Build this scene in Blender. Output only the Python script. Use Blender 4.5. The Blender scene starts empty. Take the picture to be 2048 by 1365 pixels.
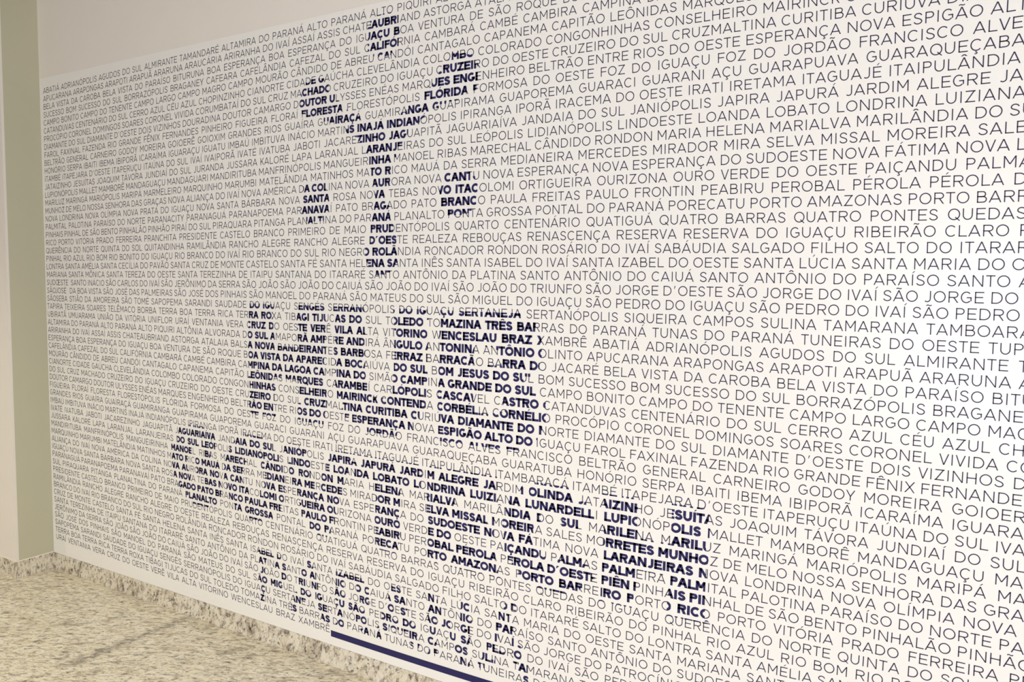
import bpy, bmesh, math, random, unicodedata
from mathutils import Matrix, Vector
scene = bpy.context.scene
COL = scene.collection
S = 0.04            # spacing of the printed lines in metres
VF = 61.48          # floor lies this many spacings under the datum of the print

# ------------------------------------------------------------------ camera
CAM = {"lens":28.6371,"loc":[4.1715,-2.2374,1.499],"rot":[[0.847961,-0.047805,0.527899],[0.529951,0.056325,-0.846156],[0.010717,0.997267,0.073096]]}
cd = bpy.data.cameras.new('camera')
cd.sensor_width = 36.0
cd.lens = CAM['lens']
cd.clip_start = 0.05
cam = bpy.data.objects.new('camera', cd)
COL.objects.link(cam)
m = Matrix(CAM['rot']).to_4x4()
m.translation = Vector(CAM['loc'])
cam.matrix_world = m
scene.camera = cam

# ------------------------------------------------------------------ world, light, exposure
scene.view_settings.view_transform = 'Standard'
scene.view_settings.look = 'None'
scene.view_settings.gamma = 1.0
scene.view_settings.use_curve_mapping = False
scene.view_settings.exposure = 0.0
world = bpy.data.worlds.new('world')
scene.world = world
world.use_nodes = True
bg = world.node_tree.nodes['Background']
bg.inputs['Color'].default_value = (1.0, 0.855, 0.50, 1)
bg.inputs['Strength'].default_value = 0.244

def area_light(name, loc, target, sx, sy, power, color):
    ld = bpy.data.lights.new(name, 'AREA')
    ld.shape = 'RECTANGLE'; ld.size = sx; ld.size_y = sy
    ld.energy = power; ld.color = color
    o = bpy.data.objects.new(name, ld)
    COL.objects.link(o)
    o.location = loc
    o.rotation_euler = (Vector(target) - Vector(loc)).to_track_quat('-Z', 'Y').to_euler()
    return o
# daylight from the glazed front of the hall, to the right of and behind the camera
area_light('window_light', (4.8, -4.6, 1.15), (2.8, 0.0, 1.2), 3.8, 1.5, 202, (0.87, 0.885, 1.0))
# added fill spots, no lamps seen, to brighten the floor and lower walls
def spot_light(name, loc, power, color):
    ld = bpy.data.lights.new(name, 'SPOT')
    ld.energy = power; ld.color = color; ld.spot_size = math.radians(100); ld.spot_blend = 1.0
    ld.shadow_soft_size = 0.10
    o = bpy.data.objects.new(name, ld); COL.objects.link(o)
    o.location = loc
    return o
for sx in (-0.7, 0.9, 2.5):
    spot_light('low_fill_spot', (sx, -1.35, 2.9), 76, (1.0, 0.92, 0.68))
scene.cycles.max_bounces = 6

# ------------------------------------------------------------------ materials
def new_mat(name):
    mt = bpy.data.materials.new(name); mt.use_nodes = True
    nt = mt.node_tree
    return mt, nt, nt.nodes['Principled BSDF']
def paint(name, rgb, rough=0.6, amount=0.02, spec=0.3):
    mt, nt, b = new_mat(name)
    tc = nt.nodes.new('ShaderNodeTexCoord')
    n = nt.nodes.new('ShaderNodeTexNoise'); n.inputs['Scale'].default_value = 6; n.inputs['Detail'].default_value = 5
    r = nt.nodes.new('ShaderNodeValToRGB')
    r.color_ramp.elements[0].color = tuple(c*(1-amount) for c in rgb)+(1,)
    r.color_ramp.elements[1].color = tuple(min(1, c*(1+amount)) for c in rgb)+(1,)
    nt.links.new(tc.outputs['Object'], n.inputs['Vector'])
    nt.links.new(n.outputs['Fac'], r.inputs['Fac'])
    nt.links.new(r.outputs['Color'], b.inputs['Base Color'])
    n2 = nt.nodes.new('ShaderNodeTexNoise'); n2.inputs['Scale'].default_value = 140; n2.inputs['Detail'].default_value = 3
    nt.links.new(tc.outputs['Object'], n2.inputs['Vector'])
    bp = nt.nodes.new('ShaderNodeBump'); bp.inputs['Strength'].default_value = 0.06; bp.inputs['Distance'].default_value = 0.002
    nt.links.new(n2.outputs['Fac'], bp.inputs['Height'])
    nt.links.new(bp.outputs['Normal'], b.inputs['Normal'])
    b.inputs['Roughness'].default_value = rough
    b.inputs['Specular IOR Level'].default_value = spec
    return mt
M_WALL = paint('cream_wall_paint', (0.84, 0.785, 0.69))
M_WALL_SHADED = paint('shaded_cream_wall_paint', (0.56, 0.535, 0.385))  # cream paint of the return wall with its shade put into the colour
M_VINYL = paint('white_vinyl', (0.90, 0.875, 0.80), rough=0.32, amount=0.008, spec=0.4)
M_BLOCKER = paint('light_blocker_grey', (0.22, 0.21, 0.19))  # kept dark so that little light bounces onto the upper walls
M_CAULK = paint('cream_caulk', (0.88, 0.83, 0.70))
def ink(name, rgb, rough=0.4):
    mt, nt, b = new_mat(name)
    b.inputs['Base Color'].default_value = rgb+(1,)
    b.inputs['Roughness'].default_value = rough
    b.inputs['Specular IOR Level'].default_value = 0.15
    return mt
M_LIGHT = ink('thin_letter_ink', (0.055, 0.043, 0.085))
M_BOLD = ink('navy_letter_ink', (0.030, 0.026, 0.098))

def granite(name, rot, offset=(0, 0, 0), tint=(1, 1, 1), dark=0.8, vein=None):
    mt, nt, b = new_mat(name)
    N = nt.nodes.new; L = nt.links.new
    tc = N('ShaderNodeTexCoord')
    mp = N('ShaderNodeMapping')
    mp.inputs['Rotation'].default_value = rot
    mp.inputs['Location'].default_value = offset
    L(tc.outputs['Object'], mp.inputs['Vector'])
    st = N('ShaderNodeMapping'); st.inputs['Scale'].default_value = (1.0, 2.6, 1.6)
    L(mp.outputs['Vector'], st.inputs['Vector'])
    def ramp(src, stops):
        r = N('ShaderNodeValToRGB')
        els = r.color_ramp.elements
        while len(els) < len(stops): els.new(0.5)
        for e, (p_, c) in zip(els, stops):
            e.position = p_; e.color = c+(1,)
        L(src, r.inputs['Fac'])
        return r.outputs['Color']
    def noise(vec, sc, det, rough=0.6, dist=0.0):
        n = N('ShaderNodeTexNoise')
        n.inputs['Scale'].default_value = sc; n.inputs['Detail'].default_value = det
        n.inputs['Roughness'].default_value = rough; n.inputs['Distortion'].default_value = dist
        L(vec, n.inputs['Vector']); return n.outputs['Fac']
    def mul(a, c2, f=1.0, mode='MULTIPLY'):
        x = N('ShaderNodeMix'); x.data_type = 'RGBA'; x.blend_type = mode
        x.inputs['Factor'].default_value = f
        L(a, x.inputs['A']); L(c2, x.inputs['B']); return x.outputs['Result']
    t = tint
    sv = st.outputs['Vector']
    base = ramp(noise(sv, 9, 6, 0.72, 0.5),
                [(0.30, (0.62*t[0], 0.55*t[1], 0.46*t[2])), (0.45, (0.88*t[0], 0.80*t[1], 0.63*t[2])), (0.56, (0.95*t[0], 0.90*t[1], 0.76*t[2])), (0.70, (0.84*t[0], 0.74*t[1], 0.62*t[2]))])
    flow = ramp(noise(sv, 24, 6, 0.75, 0.5), [(0.36, (0.26, 0.25, 0.26)), (0.44, (0.72, 0.69, 0.68)), (0.51, (1.0, 1.0, 1.0))])
    speck = ramp(noise(sv, 52, 3, 0.62, 0.2), [(0.35, (0.13, 0.13, 0.15)), (0.41, (0.93, 0.92, 0.91)), (0.5, (1, 1, 1))])
    patch = ramp(noise(mp.outputs['Vector'], 7.0, 5, 0.65, 1.0), [(0.30, (0.34, 0.33, 0.33)), (0.40, (0.85, 0.84, 0.83)), (0.48, (1, 1, 1))])
    c = mul(mul(mul(base, flow), speck, 0.9), patch, dark)
    if vein:
        (ax, ay), (bx, by), wd = vein
        ln = math.hypot(bx-ax, by-ay); ux, uy = (bx-ax)/ln, (by-ay)/ln
        wob = noise(tc.outputs['Object'], 9, 4, 0.6)
        def dot(vx, vy, off):
            d = N('ShaderNodeVectorMath'); d.operation = 'DOT_PRODUCT'
            L(tc.outputs['Object'], d.inputs[0]); d.inputs[1].default_value = (vx, vy, 0)
            m_ = N('ShaderNodeMath'); m_.operation = 'ADD'; L(d.outputs['Value'], m_.inputs[0]); m_.inputs[1].default_value = -off
            return m_.outputs[0]
        across = dot(-uy, ux, -uy*ax+ux*ay)
        w2 = N('ShaderNodeMath'); w2.operation = 'MULTIPLY_ADD'; L(wob, w2.inputs[0]); w2.inputs[1].default_value = 0.09; w2.inputs[2].default_value = -0.045
        sm = N('ShaderNodeMath'); sm.operation = 'ADD'; L(across, sm.inputs[0]); L(w2.outputs[0], sm.inputs[1])
        ab = N('ShaderNodeMath'); ab.operation = 'ABSOLUTE'; L(sm.outputs[0], ab.inputs[0])
        al = dot(ux, uy, ux*ax+uy*ay+ln/2)
        aa = N('ShaderNodeMath'); aa.operation = 'ABSOLUTE'; L(al, aa.inputs[0])
        r1 = N('ShaderNodeMapRange'); L(ab.outputs[0], r1.inputs['Value']); r1.inputs['From Min'].default_value = wd; r1.inputs['From Max'].default_value = 0; r1.interpolation_type = 'SMOOTHSTEP'
        r2 = N('ShaderNodeMapRange'); L(aa.outputs[0], r2.inputs['Value']); r2.inputs['From Min'].default_value = ln/2+.06; r2.inputs['From Max'].default_value = ln/2-.06
        pm = N('ShaderNodeMath'); pm.operation = 'MULTIPLY'; L(r1.outputs[0], pm.inputs[0]); L(r2.outputs[0], pm.inputs[1])
        br = N('ShaderNodeMath'); br.operation = 'MULTIPLY'; L(pm.outputs[0], br.inputs[0])
        gr = N('ShaderNodeMapRange'); L(noise(sv, 30, 4, 0.7), gr.inputs['Value']); gr.inputs['From Min'].default_value = 0.62; gr.inputs['From Max'].default_value = 0.40
        L(gr.outputs[0], br.inputs[1])
        mx = N('ShaderNodeMix'); mx.data_type = 'RGBA'; mx.blend_type = 'MULTIPLY'
        L(br.outputs[0], mx.inputs['Factor']); L(c, mx.inputs['A']); mx.inputs['B'].default_value = (0.30, 0.29, 0.30, 1)
        c = mx.outputs['Result']
    L(c, b.inputs['Base Color'])
    b.inputs['Roughness'].default_value = 0.38
    b.inputs['Specular IOR Level'].default_value = 0.45
    return mt
M_FLOOR = granite('floor_granite', (0, 0, math.radians(-28)), vein=((1.115, 0.0), (1.11, -0.52), 0.038))
M_SKIRT = granite('skirting_granite', (0, math.radians(62), 0), (3.1, 0.4, 1.7), (0.86, 0.85, 0.82), 1.0)
M_GROUT = paint('pale_grout', (0.70, 0.64, 0.52))

# ------------------------------------------------------------------ mesh helpers
def link(name, me, mats, parent=None):
    o = bpy.data.objects.new(name, me)
    for mt in (mats if isinstance(mats, (list, tuple)) else [mats]):
        me.materials.append(mt)
    COL.objects.link(o)
    if parent: o.parent = parent
    return o
def box(name, lo, hi, mat, parent=None, bevel=0.0):
    bm = bmesh.new()
    bmesh.ops.create_cube(bm, size=1)
    for v in bm.verts:
        v.co = Vector(((lo[i]+hi[i])/2 + v.co[i]*(hi[i]-lo[i]) for i in range(3)))
    if bevel:
        bmesh.ops.bevel(bm, geom=list(bm.edges), offset=bevel, segments=2, affect='EDGES', profile=0.5)
    me = bpy.data.meshes.new(name); bm.to_mesh(me); bm.free()
    return link(name, me, mat, parent)
def structure(o):
    o['kind'] = 'structure'; return o

# ------------------------------------------------------------------ the room
XC = 0.25*S          # inner corner
D = 4.6*S            # depth of the recess
ZS = 2.10*S          # top of the skirting
H = 2.95
XR = 120*S
wall_back = structure(box('wall_back', (XC-0.10, 0.0, 0.0), (XR+1.2, 0.15, H), M_WALL))
wall_side = structure(box('wall_side', (XC-0.10, -D+0.012, 0.0), (XC, 0.0, H), M_WALL_SHADED))
wall_left = structure(box('wall_left', (-1.8, -D, 0.0), (XC, -D+0.012, H), M_WALL))
front_light_blocker = structure(box('front_light_blocker', (-1.8, -6.3, 0.0), (2.6, -6.2, H), M_WALL))  # unseen, added behind the camera to keep ambient light off the left side
end_light_blocker = structure(box('end_light_blocker', (-1.9, -6.2, 0.0), (-1.8, -D+0.012, H), M_WALL))  # unseen, added to close off ambient light at the left end
ceiling_light_blocker = structure(box('ceiling_light_blocker', (-1.8, -6.2, H), (XR+1.2, 0.15, H+0.1), M_BLOCKER))  # unseen, added low and dark to dim the tops of the walls
floor = structure(box('floor', (-1.8, -6.2, -0.06), (XR+1.2, 0.15, -0.012), M_GROUT))

# granite floor slabs laid on the floor, hairline joints
random.seed(4)
xs = [-1.8, -1.05, -0.33, 0.39, 1.11, 1.84, 2.56, 3.28, 4.0, 4.72, 5.44, XR+1.2]
ys = [-6.2, -5.8, -4.35, -2.9, -1.45, 0.0]
for i in range(len(xs)-1):
    for j in range(len(ys)-1):
        g = 0.0006
        x0, x1, y0, y1 = xs[i]+g, xs[i+1]-g, ys[j]+g, ys[j+1]-g
        if x1 <= -0.5: y1 = min(y1, -D)
        parts = [(x0, x1, y0, y1)]
        if x0 < XC < x1 and y1 > -D:
            parts = [(x0, x1, y0, -D-0.0), (XC+0.0005, x1, -D, y1)]
        for (a0, a1, b0, b1) in parts:
            if a1-a0 < 0.03 or b1-b0 < 0.03: continue
            box('floor_slab', (a0, b0, -0.012), (a1, b1, 0.0), M_FLOOR, floor)

# skirting, one strip per wall with its own stones
SK = 0.003
bb = structure(box('baseboard_back', (XC, -SK*0.4, 0.0005), (XR+1.2, 0.0, ZS-0.002), M_GROUT))
cuts = [XC+SK, 1.11, 1.84, 3.28, 4.72, XR+1.2]
for a, b in zip(cuts[:-1], cuts[1:]):
    box('skirting_stone', (a+0.0012, -SK, 0.0005), (b-0.0012, -SK*0.4, ZS), M_SKIRT, bb)
bs = structure(box('baseboard_side', (XC, -D, 0.0005), (XC+SK*0.4, -SK, ZS-0.002), M_GROUT))
box('skirting_stone', (XC+SK*0.4, -D-SK, 0.0005), (XC+SK, -SK-0.001, ZS), M_SKIRT, bs)
box('caulk_bead', (XC, -D-SK, ZS), (XC+SK*0.9, -SK, ZS+0.005), M_CAULK, bs)
box('grout_joint', (XC+0.0005, -SK-0.0025, 0.03), (XC+SK+0.002, -SK*0.3, ZS-0.004), M_CAULK, bs)
bl = structure(box('baseboard_left', (-1.8, -D-SK*0.4, 0.0005), (XC, -D, ZS-0.002), M_GROUT))
for a, b in ((-1.8, -0.35), (-0.35, XC+SK)):
    box('skirting_stone', (a+0.0012, -D-SK, 0.0005), (b-0.0004, -D-SK*0.4, ZS), M_SKIRT, bl)
box('caulk_bead', (-1.8, -D-SK*0.9, ZS), (XC, -D, ZS+0.005), M_CAULK, bl)

# ------------------------------------------------------------------ the lettered wall graphic
TEXT = """ABATIÁ ADRIANÓPOLIS AGUDOS DO SUL ALMIRANTE TAMANDARÉ ALTAMIRA DO PARANÁ ALTO PARANÁ ALTO PIQUIRI ALTÔNIA ALVORADA DO SUL AMAPORÃ AMPÉRE ANDIRÁ ÂNGULO ANTONINA ANTÔNIO OLINTO
APUCARANA ARAPONGAS ARAPOTI ARAPUÃ ARARUNA ARAUCÁRIA ARIRANHA DO IVAÍ ASSAÍ ASSIS CHATEAUBRIAND ASTORGA ATALAIA BALSA NOVA BANDEIRANTES BARBOSA FERRAZ BARRACÃO BARRA DO JACARÉ
BELA VISTA DA CAROBA BELA VISTA DO PARAÍSO BITURUNA BOA ESPERANÇA BOA ESPERANÇA DO IGUAÇU BOA VENTURA DE SÃO ROQUE BOA VISTA DA APARECIDA BOCAIÚVA DO SUL BOM JESUS DO SUL BOM
SUCESSO BOM SUCESSO DO SUL BORRAZÓPOLIS BRAGANEY CAFEARA CAFELÂNDIA CAFEZAL DO SUL CALIFÓRNIA CAMBARÁ CAMBÉ CAMBIRA CAMPINA DA LAGOA CAMPINA DO SIMÃO CAMPINA GRANDE DO SUL
CAMPO BONITO CAMPO DO TENENTE CAMPO LARGO CAMPO MAGRO CAMPO MOURÃO CÂNDIDO DE ABREU CANDÓI CANTAGALO CAPANEMA CAPITÃO LEÔNIDAS MARQUES CARAMBEÍ CARLÓPOLIS CASCAVEL CASTRO
CATANDUVAS CENTENÁRIO DO SUL CERRO AZUL CÉU AZUL CHOPINZINHO CIANORTE CIDADE GAÚCHA CLEVELÂNDIA COLOMBO COLORADO CONGONHINHAS CONSELHEIRO MAIRINCK CONTENDA CORBÉLIA CORNÉLIO
PROCÓPIO CORONEL DOMINGOS SOARES CORONEL VIVIDA CORUMBATAÍ DO SUL CRUZ MACHADO CRUZEIRO DO IGUAÇU CRUZEIRO DO OESTE CRUZEIRO DO SUL CRUZMALTINA CURITIBA CURIÚVA DIAMANTE DO NORTE
DIAMANTE DO SUL DIAMANTE D’OESTE DOIS VIZINHOS DOURADINA DOUTOR CAMARGO DOUTOR ULYSSES ENÉAS MARQUES ENGENHEIRO BELTRÃO ENTRE RIOS DO OESTE ESPERANÇA NOVA ESPIGÃO ALTO DO IGUAÇU
FAROL FAXINAL FAZENDA RIO GRANDE FÊNIX FERNANDES PINHEIRO FIGUEIRA FLORAÍ FLORESTA FLORESTÓPOLIS FLÓRIDA FORMOSA DO OESTE FOZ DO IGUAÇU FOZ DO JORDÃO FRANCISCO ALVES FRANCISCO
BELTRÃO GENERAL CARNEIRO GODOY MOREIRA GOIOERÊ GOIOXIM GRANDES RIOS GUAÍRA GUAÍRAÇÁ GUAMIRANGA GUAPIRAMA GUAPOREMA GUARACI GUARANI AÇU GUARAPUAVA GUARAQUEÇABA GUARATUBA
HONÓRIO SERPA IBAITI IBEMA IBIPORÃ ICARAÍMA IGUARAÇU IGUATU IMBAÚ IMBITUVA INÁCIO MARTINS INAJÁ INDIANÓPOLIS IPIRANGA IPORÃ IRACEMA DO OESTE IRATI IRETAMA ITAGUAJÉ ITAIPULÂNDIA ITAMBARACÁ
ITAMBÉ ITAPEJARA D’OESTE ITAPERUÇU ITAÚNA DO SUL IVAÍ IVAIPORÃ IVATÉ IVATUBA JABOTI JACAREZINHO JAGUAPITÃ JAGUARIAÍVA JANDAIA DO SUL JANIÓPOLIS JAPIRA JAPURÁ JARDIM ALEGRE JARDIM OLINDA
JATAIZINHO JESUÍTAS JOAQUIM TÁVORA JUNDIAÍ DO SUL JURANDA JUSSARA KALORÉ LAPA LARANJAL LARANJEIRAS DO SUL LEÓPOLIS LIDIANÓPOLIS LINDOESTE LOANDA LOBATO LONDRINA LUIZIANA LUNARDELLI
LUPIONÓPOLIS MALLET MAMBORÊ MANDAGUAÇU MANDAGUARI MANDIRITUBA MANFRINÓPOLIS MANGUEIRINHA MANOEL RIBAS MARECHAL CÂNDIDO RONDON MARIA HELENA MARIALVA MARILÂNDIA DO SUL MARILENA
MARILUZ MARINGÁ MARIÓPOLIS MARIPÁ MARMELEIRO MARQUINHO MARUMBI MATELÂNDIA MATINHOS MATO RICO MAUÁ DA SERRA MEDIANEIRA MERCEDES MIRADOR MIRA SELVA MISSAL MOREIRA SALES MORRETES
MUNHOZ DE MELO NOSSA SENHORA DAS GRAÇAS NOVA ALIANÇA DO IVAÍ NOVA AMÉRICA DA COLINA NOVA AURORA NOVA CANTU NOVA ESPERANÇA NOVA ESPERANÇA DO SUDOESTE NOVA FÁTIMA NOVA LARANJEIRAS
NOVA LONDRINA NOVA OLÍMPIA NOVA PRATA DO IGUAÇU NOVA SANTA BÁRBARA NOVA SANTA ROSA NOVA TEBAS NOVO ITACOLOMI ORTIGUEIRA OURIZONA OURO VERDE DO OESTE PAIÇANDU PALMAS PALMEIRA
PALMITAL PALOTINA PARAÍSO DO NORTE PARANACITY PARANAGUÁ PARANAPOEMA PARANAVAÍ PATO BRAGADO PATO BRANCO PAULA FREITAS PAULO FRONTIN PEABIRU PEROBAL PÉROLA PÉROLA D’OESTE PIÊN
PINHAIS PINHAL DE SÃO BENTO PINHALÃO PINHÃO PIRAÍ DO SUL PIRAQUARA PITANGA PLANALTINA DO PARANÁ PLANALTO PONTA GROSSA PONTAL DO PARANÁ PORECATU PORTO AMAZONAS PORTO BARREIRO PORTO
RICO PORTO VITÓRIA PRADO FERREIRA PRANCHITA PRESIDENTE CASTELO BRANCO PRIMEIRO DE MAIO PRUDENTÓPOLIS QUARTO CENTENÁRIO QUATIGUÁ QUATRO BARRAS QUATRO PONTES QUEDAS DO IGUAÇU
QUERÊNCIA DO NORTE QUINTA DO SOL QUITANDINHA RAMILÂNDIA RANCHO ALEGRE RANCHO ALEGRE D’OESTE REALEZA REBOUÇAS RENASCENÇA RESERVA RESERVA DO IGUAÇU RIBEIRÃO CLARO RIBEIRÃO DO
PINHAL RIO AZUL RIO BOM RIO BONITO DO IGUAÇU RIO BRANCO DO IVAÍ RIO BRANCO DO SUL RIO NEGRO ROLÂNDIA RONCADOR RONDON ROSÁRIO DO IVAÍ SABÁUDIA SALGADO FILHO SALTO DO ITARARÉ SALTO DO
LONTRA SANTA AMÉLIA SANTA CECÍLIA DO PAVÃO SANTA CRUZ DE MONTE CASTELO SANTA FÉ SANTA HELENA SANTA INÊS SANTA ISABEL DO IVAÍ SANTA IZABEL DO OESTE SANTA LÚCIA SANTA MARIA DO OESTE SANTA
MARIANA SANTA MÔNICA SANTA TEREZA DO OESTE SANTA TEREZINHA DE ITAIPU SANTANA DO ITARARÉ SANTO ANTÔNIO DA PLATINA SANTO ANTÔNIO DO CAIUÁ SANTO ANTÔNIO DO PARAÍSO SANTO ANTÔNIO DO
SUDOESTE SANTO INÁCIO SÃO CARLOS DO IVAÍ SÃO JERÔNIMO DA SERRA SÃO JOÃO SÃO JOÃO DO CAIUÁ SÃO JOÃO DO IVAÍ SÃO JOÃO DO TRIUNFO SÃO JORGE D’OESTE SÃO JORGE DO IVAÍ SÃO JORGE DO PATROCÍNIO
SÃO JOSÉ DA BOA VISTA SÃO JOSÉ DAS PALMEIRAS SÃO JOSÉ DOS PINHAIS SÃO MANOEL DO PARANÁ SÃO MATEUS DO SUL SÃO MIGUEL DO IGUAÇU SÃO PEDRO DO IGUAÇU SÃO PEDRO DO IVAÍ SÃO PEDRO DO PARANÁ
SÃO SEBASTIÃO DA AMOREIRA SÃO TOMÉ SAPOPEMA SARANDI SAUDADE DO IGUAÇU SENGÉS SERRANÓPOLIS DO IGUAÇU SERTANEJA SERTANÓPOLIS SIQUEIRA CAMPOS SULINA TAMARANA TAMBOARA TAPEJARA
TAPIRA TEIXEIRA SOARES TELÊMACO BORBA TERRA BOA TERRA RICA TERRA ROXA TIBAGI TIJUCAS DO SUL TOLEDO TOMAZINA TRÊS BARRAS DO PARANÁ TUNAS DO PARANÁ TUNEIRAS DO OESTE TUPÃSSI TURVO
UBIRATÃ UMUARAMA UNIÃO DA VITÓRIA UNIFLOR URAÍ VENTANIA VERA CRUZ DO OESTE VERÊ VILA ALTA VITORINO WENCESLAU BRAZ XAMBRÊ ABATIÁ ADRIANÓPOLIS AGUDOS DO SUL ALMIRANTE TAMANDARÉ
ALTAMIRA DO PARANÁ ALTO PARANÁ ALTO PIQUIRI ALTÔNIA ALVORADA DO SUL AMAPORÃ AMPÉRE ANDIRÁ ÂNGULO ANTONINA ANTÔNIO OLINTO APUCARANA ARAPONGAS ARAPOTI ARAPUÃ ARARUNA ARAUCÁRIA
ARIRANHA DO IVAÍ ASSAÍ ASSIS CHATEAUBRIAND ASTORGA ATALAIA BALSA NOVA BANDEIRANTES BARBOSA FERRAZ BARRACÃO BARRA DO JACARÉ BELA VISTA DA CAROBA BELA VISTA DO PARAÍSO BITURUNA BOA
ESPERANÇA BOA ESPERANÇA DO IGUAÇU BOA VENTURA DE SÃO ROQUE BOA VISTA DA APARECIDA BOCAIÚVA DO SUL BOM JESUS DO SUL BOM SUCESSO BOM SUCESSO DO SUL BORRAZÓPOLIS BRAGANEY CAFEARA
CAFELÂNDIA CAFEZAL DO SUL CALIFÓRNIA CAMBARÁ CAMBÉ CAMBIRA CAMPINA DA LAGOA CAMPINA DO SIMÃO CAMPINA GRANDE DO SUL CAMPO BONITO CAMPO DO TENENTE CAMPO LARGO CAMPO MAGRO CAMPO
MOURÃO CÂNDIDO DE ABREU CANDÓI CANTAGALO CAPANEMA CAPITÃO LEÔNIDAS MARQUES CARAMBEÍ CARLÓPOLIS CASCAVEL CASTRO CATANDUVAS CENTENÁRIO DO SUL CERRO AZUL CÉU AZUL CHOPINZINHO
CIANORTE CIDADE GAÚCHA CLEVELÂNDIA COLOMBO COLORADO CONGONHINHAS CONSELHEIRO MAIRINCK CONTENDA CORBÉLIA CORNÉLIO PROCÓPIO CORONEL DOMINGOS SOARES CORONEL VIVIDA CORUMBATAÍ
DO SUL CRUZ MACHADO CRUZEIRO DO IGUAÇU CRUZEIRO DO OESTE CRUZEIRO DO SUL CRUZMALTINA CURITIBA CURIÚVA DIAMANTE DO NORTE DIAMANTE DO SUL DIAMANTE D’OESTE DOIS VIZINHOS DOURADINA
DOUTOR CAMARGO DOUTOR ULYSSES ENÉAS MARQUES ENGENHEIRO BELTRÃO ENTRE RIOS DO OESTE ESPERANÇA NOVA ESPIGÃO ALTO DO IGUAÇU FAROL FAXINAL FAZENDA RIO GRANDE FÊNIX FERNANDES PINHEIRO
FIGUEIRA FLORAÍ FLORESTA FLORESTÓPOLIS FLÓRIDA FORMOSA DO OESTE FOZ DO IGUAÇU FOZ DO JORDÃO FRANCISCO ALVES FRANCISCO BELTRÃO GENERAL CARNEIRO GODOY MOREIRA GOIOERÊ GOIOXIM
GRANDES RIOS GUAÍRA GUAÍRAÇÁ GUAMIRANGA GUAPIRAMA GUAPOREMA GUARACI GUARANI AÇU GUARAPUAVA GUARAQUEÇABA GUARATUBA HONÓRIO SERPA IBAITI IBEMA IBIPORÃ ICARAÍMA IGUARAÇU IGUATU
IMBAÚ IMBITUVA INÁCIO MARTINS INAJÁ INDIANÓPOLIS IPIRANGA IPORÃ IRACEMA DO OESTE IRATI IRETAMA ITAGUAJÉ ITAIPULÂNDIA ITAMBARACÁ ITAMBÉ ITAPEJARA D’OESTE ITAPERUÇU ITAÚNA DO SUL IVAÍ IVAIPORÃ
IVATÉ IVATUBA JABOTI JACAREZINHO JAGUAPITÃ JAGUARIAÍVA JANDAIA DO SUL JANIÓPOLIS JAPIRA JAPURÁ JARDIM ALEGRE JARDIM OLINDA JATAIZINHO JESUÍTAS JOAQUIM TÁVORA JUNDIAÍ DO SUL JURANDA
JUSSARA KALORÉ LAPA LARANJAL LARANJEIRAS DO SUL LEÓPOLIS LIDIANÓPOLIS LINDOESTE LOANDA LOBATO LONDRINA LUIZIANA LUNARDELLI LUPIONÓPOLIS MALLET MAMBORÊ MANDAGUAÇU MANDAGUARI
MANDIRITUBA MANFRINÓPOLIS MANGUEIRINHA MANOEL RIBAS MARECHAL CÂNDIDO RONDON MARIA HELENA MARIALVA MARILÂNDIA DO SUL MARILENA MARILUZ MARINGÁ MARIÓPOLIS MARIPÁ MARMELEIRO
MARQUINHO MARUMBI MATELÂNDIA MATINHOS MATO RICO MAUÁ DA SERRA MEDIANEIRA MERCEDES MIRADOR MIRA SELVA MISSAL MOREIRA SALES MORRETES MUNHOZ DE MELO NOSSA SENHORA DAS GRAÇAS NOVA
ALIANÇA DO IVAÍ NOVA AMÉRICA DA COLINA NOVA AURORA NOVA CANTU NOVA ESPERANÇA NOVA ESPERANÇA DO SUDOESTE NOVA FÁTIMA NOVA LARANJEIRAS NOVA LONDRINA NOVA OLÍMPIA NOVA PRATA DO
IGUAÇU NOVA SANTA BÁRBARA NOVA SANTA ROSA NOVA TEBAS NOVO ITACOLOMI ORTIGUEIRA OURIZONA OURO VERDE DO OESTE PAIÇANDU PALMAS PALMEIRA PALMITAL PALOTINA PARAÍSO DO NORTE PARANACITY
PARANAGUÁ PARANAPOEMA PARANAVAÍ PATO BRAGADO PATO BRANCO PAULA FREITAS PAULO FRONTIN PEABIRU PEROBAL PÉROLA PÉROLA D’OESTE PIÊN PINHAIS PINHAL DE SÃO BENTO PINHALÃO PINHÃO PIRAÍ DO
SUL PIRAQUARA PITANGA PLANALTINA DO PARANÁ PLANALTO PONTA GROSSA PONTAL DO PARANÁ PORECATU PORTO AMAZONAS PORTO BARREIRO PORTO RICO PORTO VITÓRIA PRADO FERREIRA PRANCHITA
PRESIDENTE CASTELO BRANCO PRIMEIRO DE MAIO PRUDENTÓPOLIS QUARTO CENTENÁRIO QUATIGUÁ QUATRO BARRAS QUATRO PONTES QUEDAS DO IGUAÇU QUERÊNCIA DO NORTE QUINTA DO SOL QUITANDINHA
RAMILÂNDIA RANCHO ALEGRE RANCHO ALEGRE D’OESTE REALEZA REBOUÇAS RENASCENÇA RESERVA RESERVA DO IGUAÇU RIBEIRÃO CLARO RIBEIRÃO DO PINHAL RIO AZUL RIO BOM RIO BONITO DO IGUAÇU RIO
BRANCO DO IVAÍ RIO BRANCO DO SUL RIO NEGRO ROLÂNDIA RONCADOR RONDON ROSÁRIO DO IVAÍ SABÁUDIA SALGADO FILHO SALTO DO ITARARÉ SALTO DO LONTRA SANTA AMÉLIA SANTA CECÍLIA DO PAVÃO SANTA
CRUZ DE MONTE CASTELO SANTA FÉ SANTA HELENA SANTA INÊS SANTA ISABEL DO IVAÍ SANTA IZABEL DO OESTE SANTA LÚCIA SANTA MARIA DO OESTE SANTA MARIANA SANTA MÔNICA SANTA TEREZA DO OESTE
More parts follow.
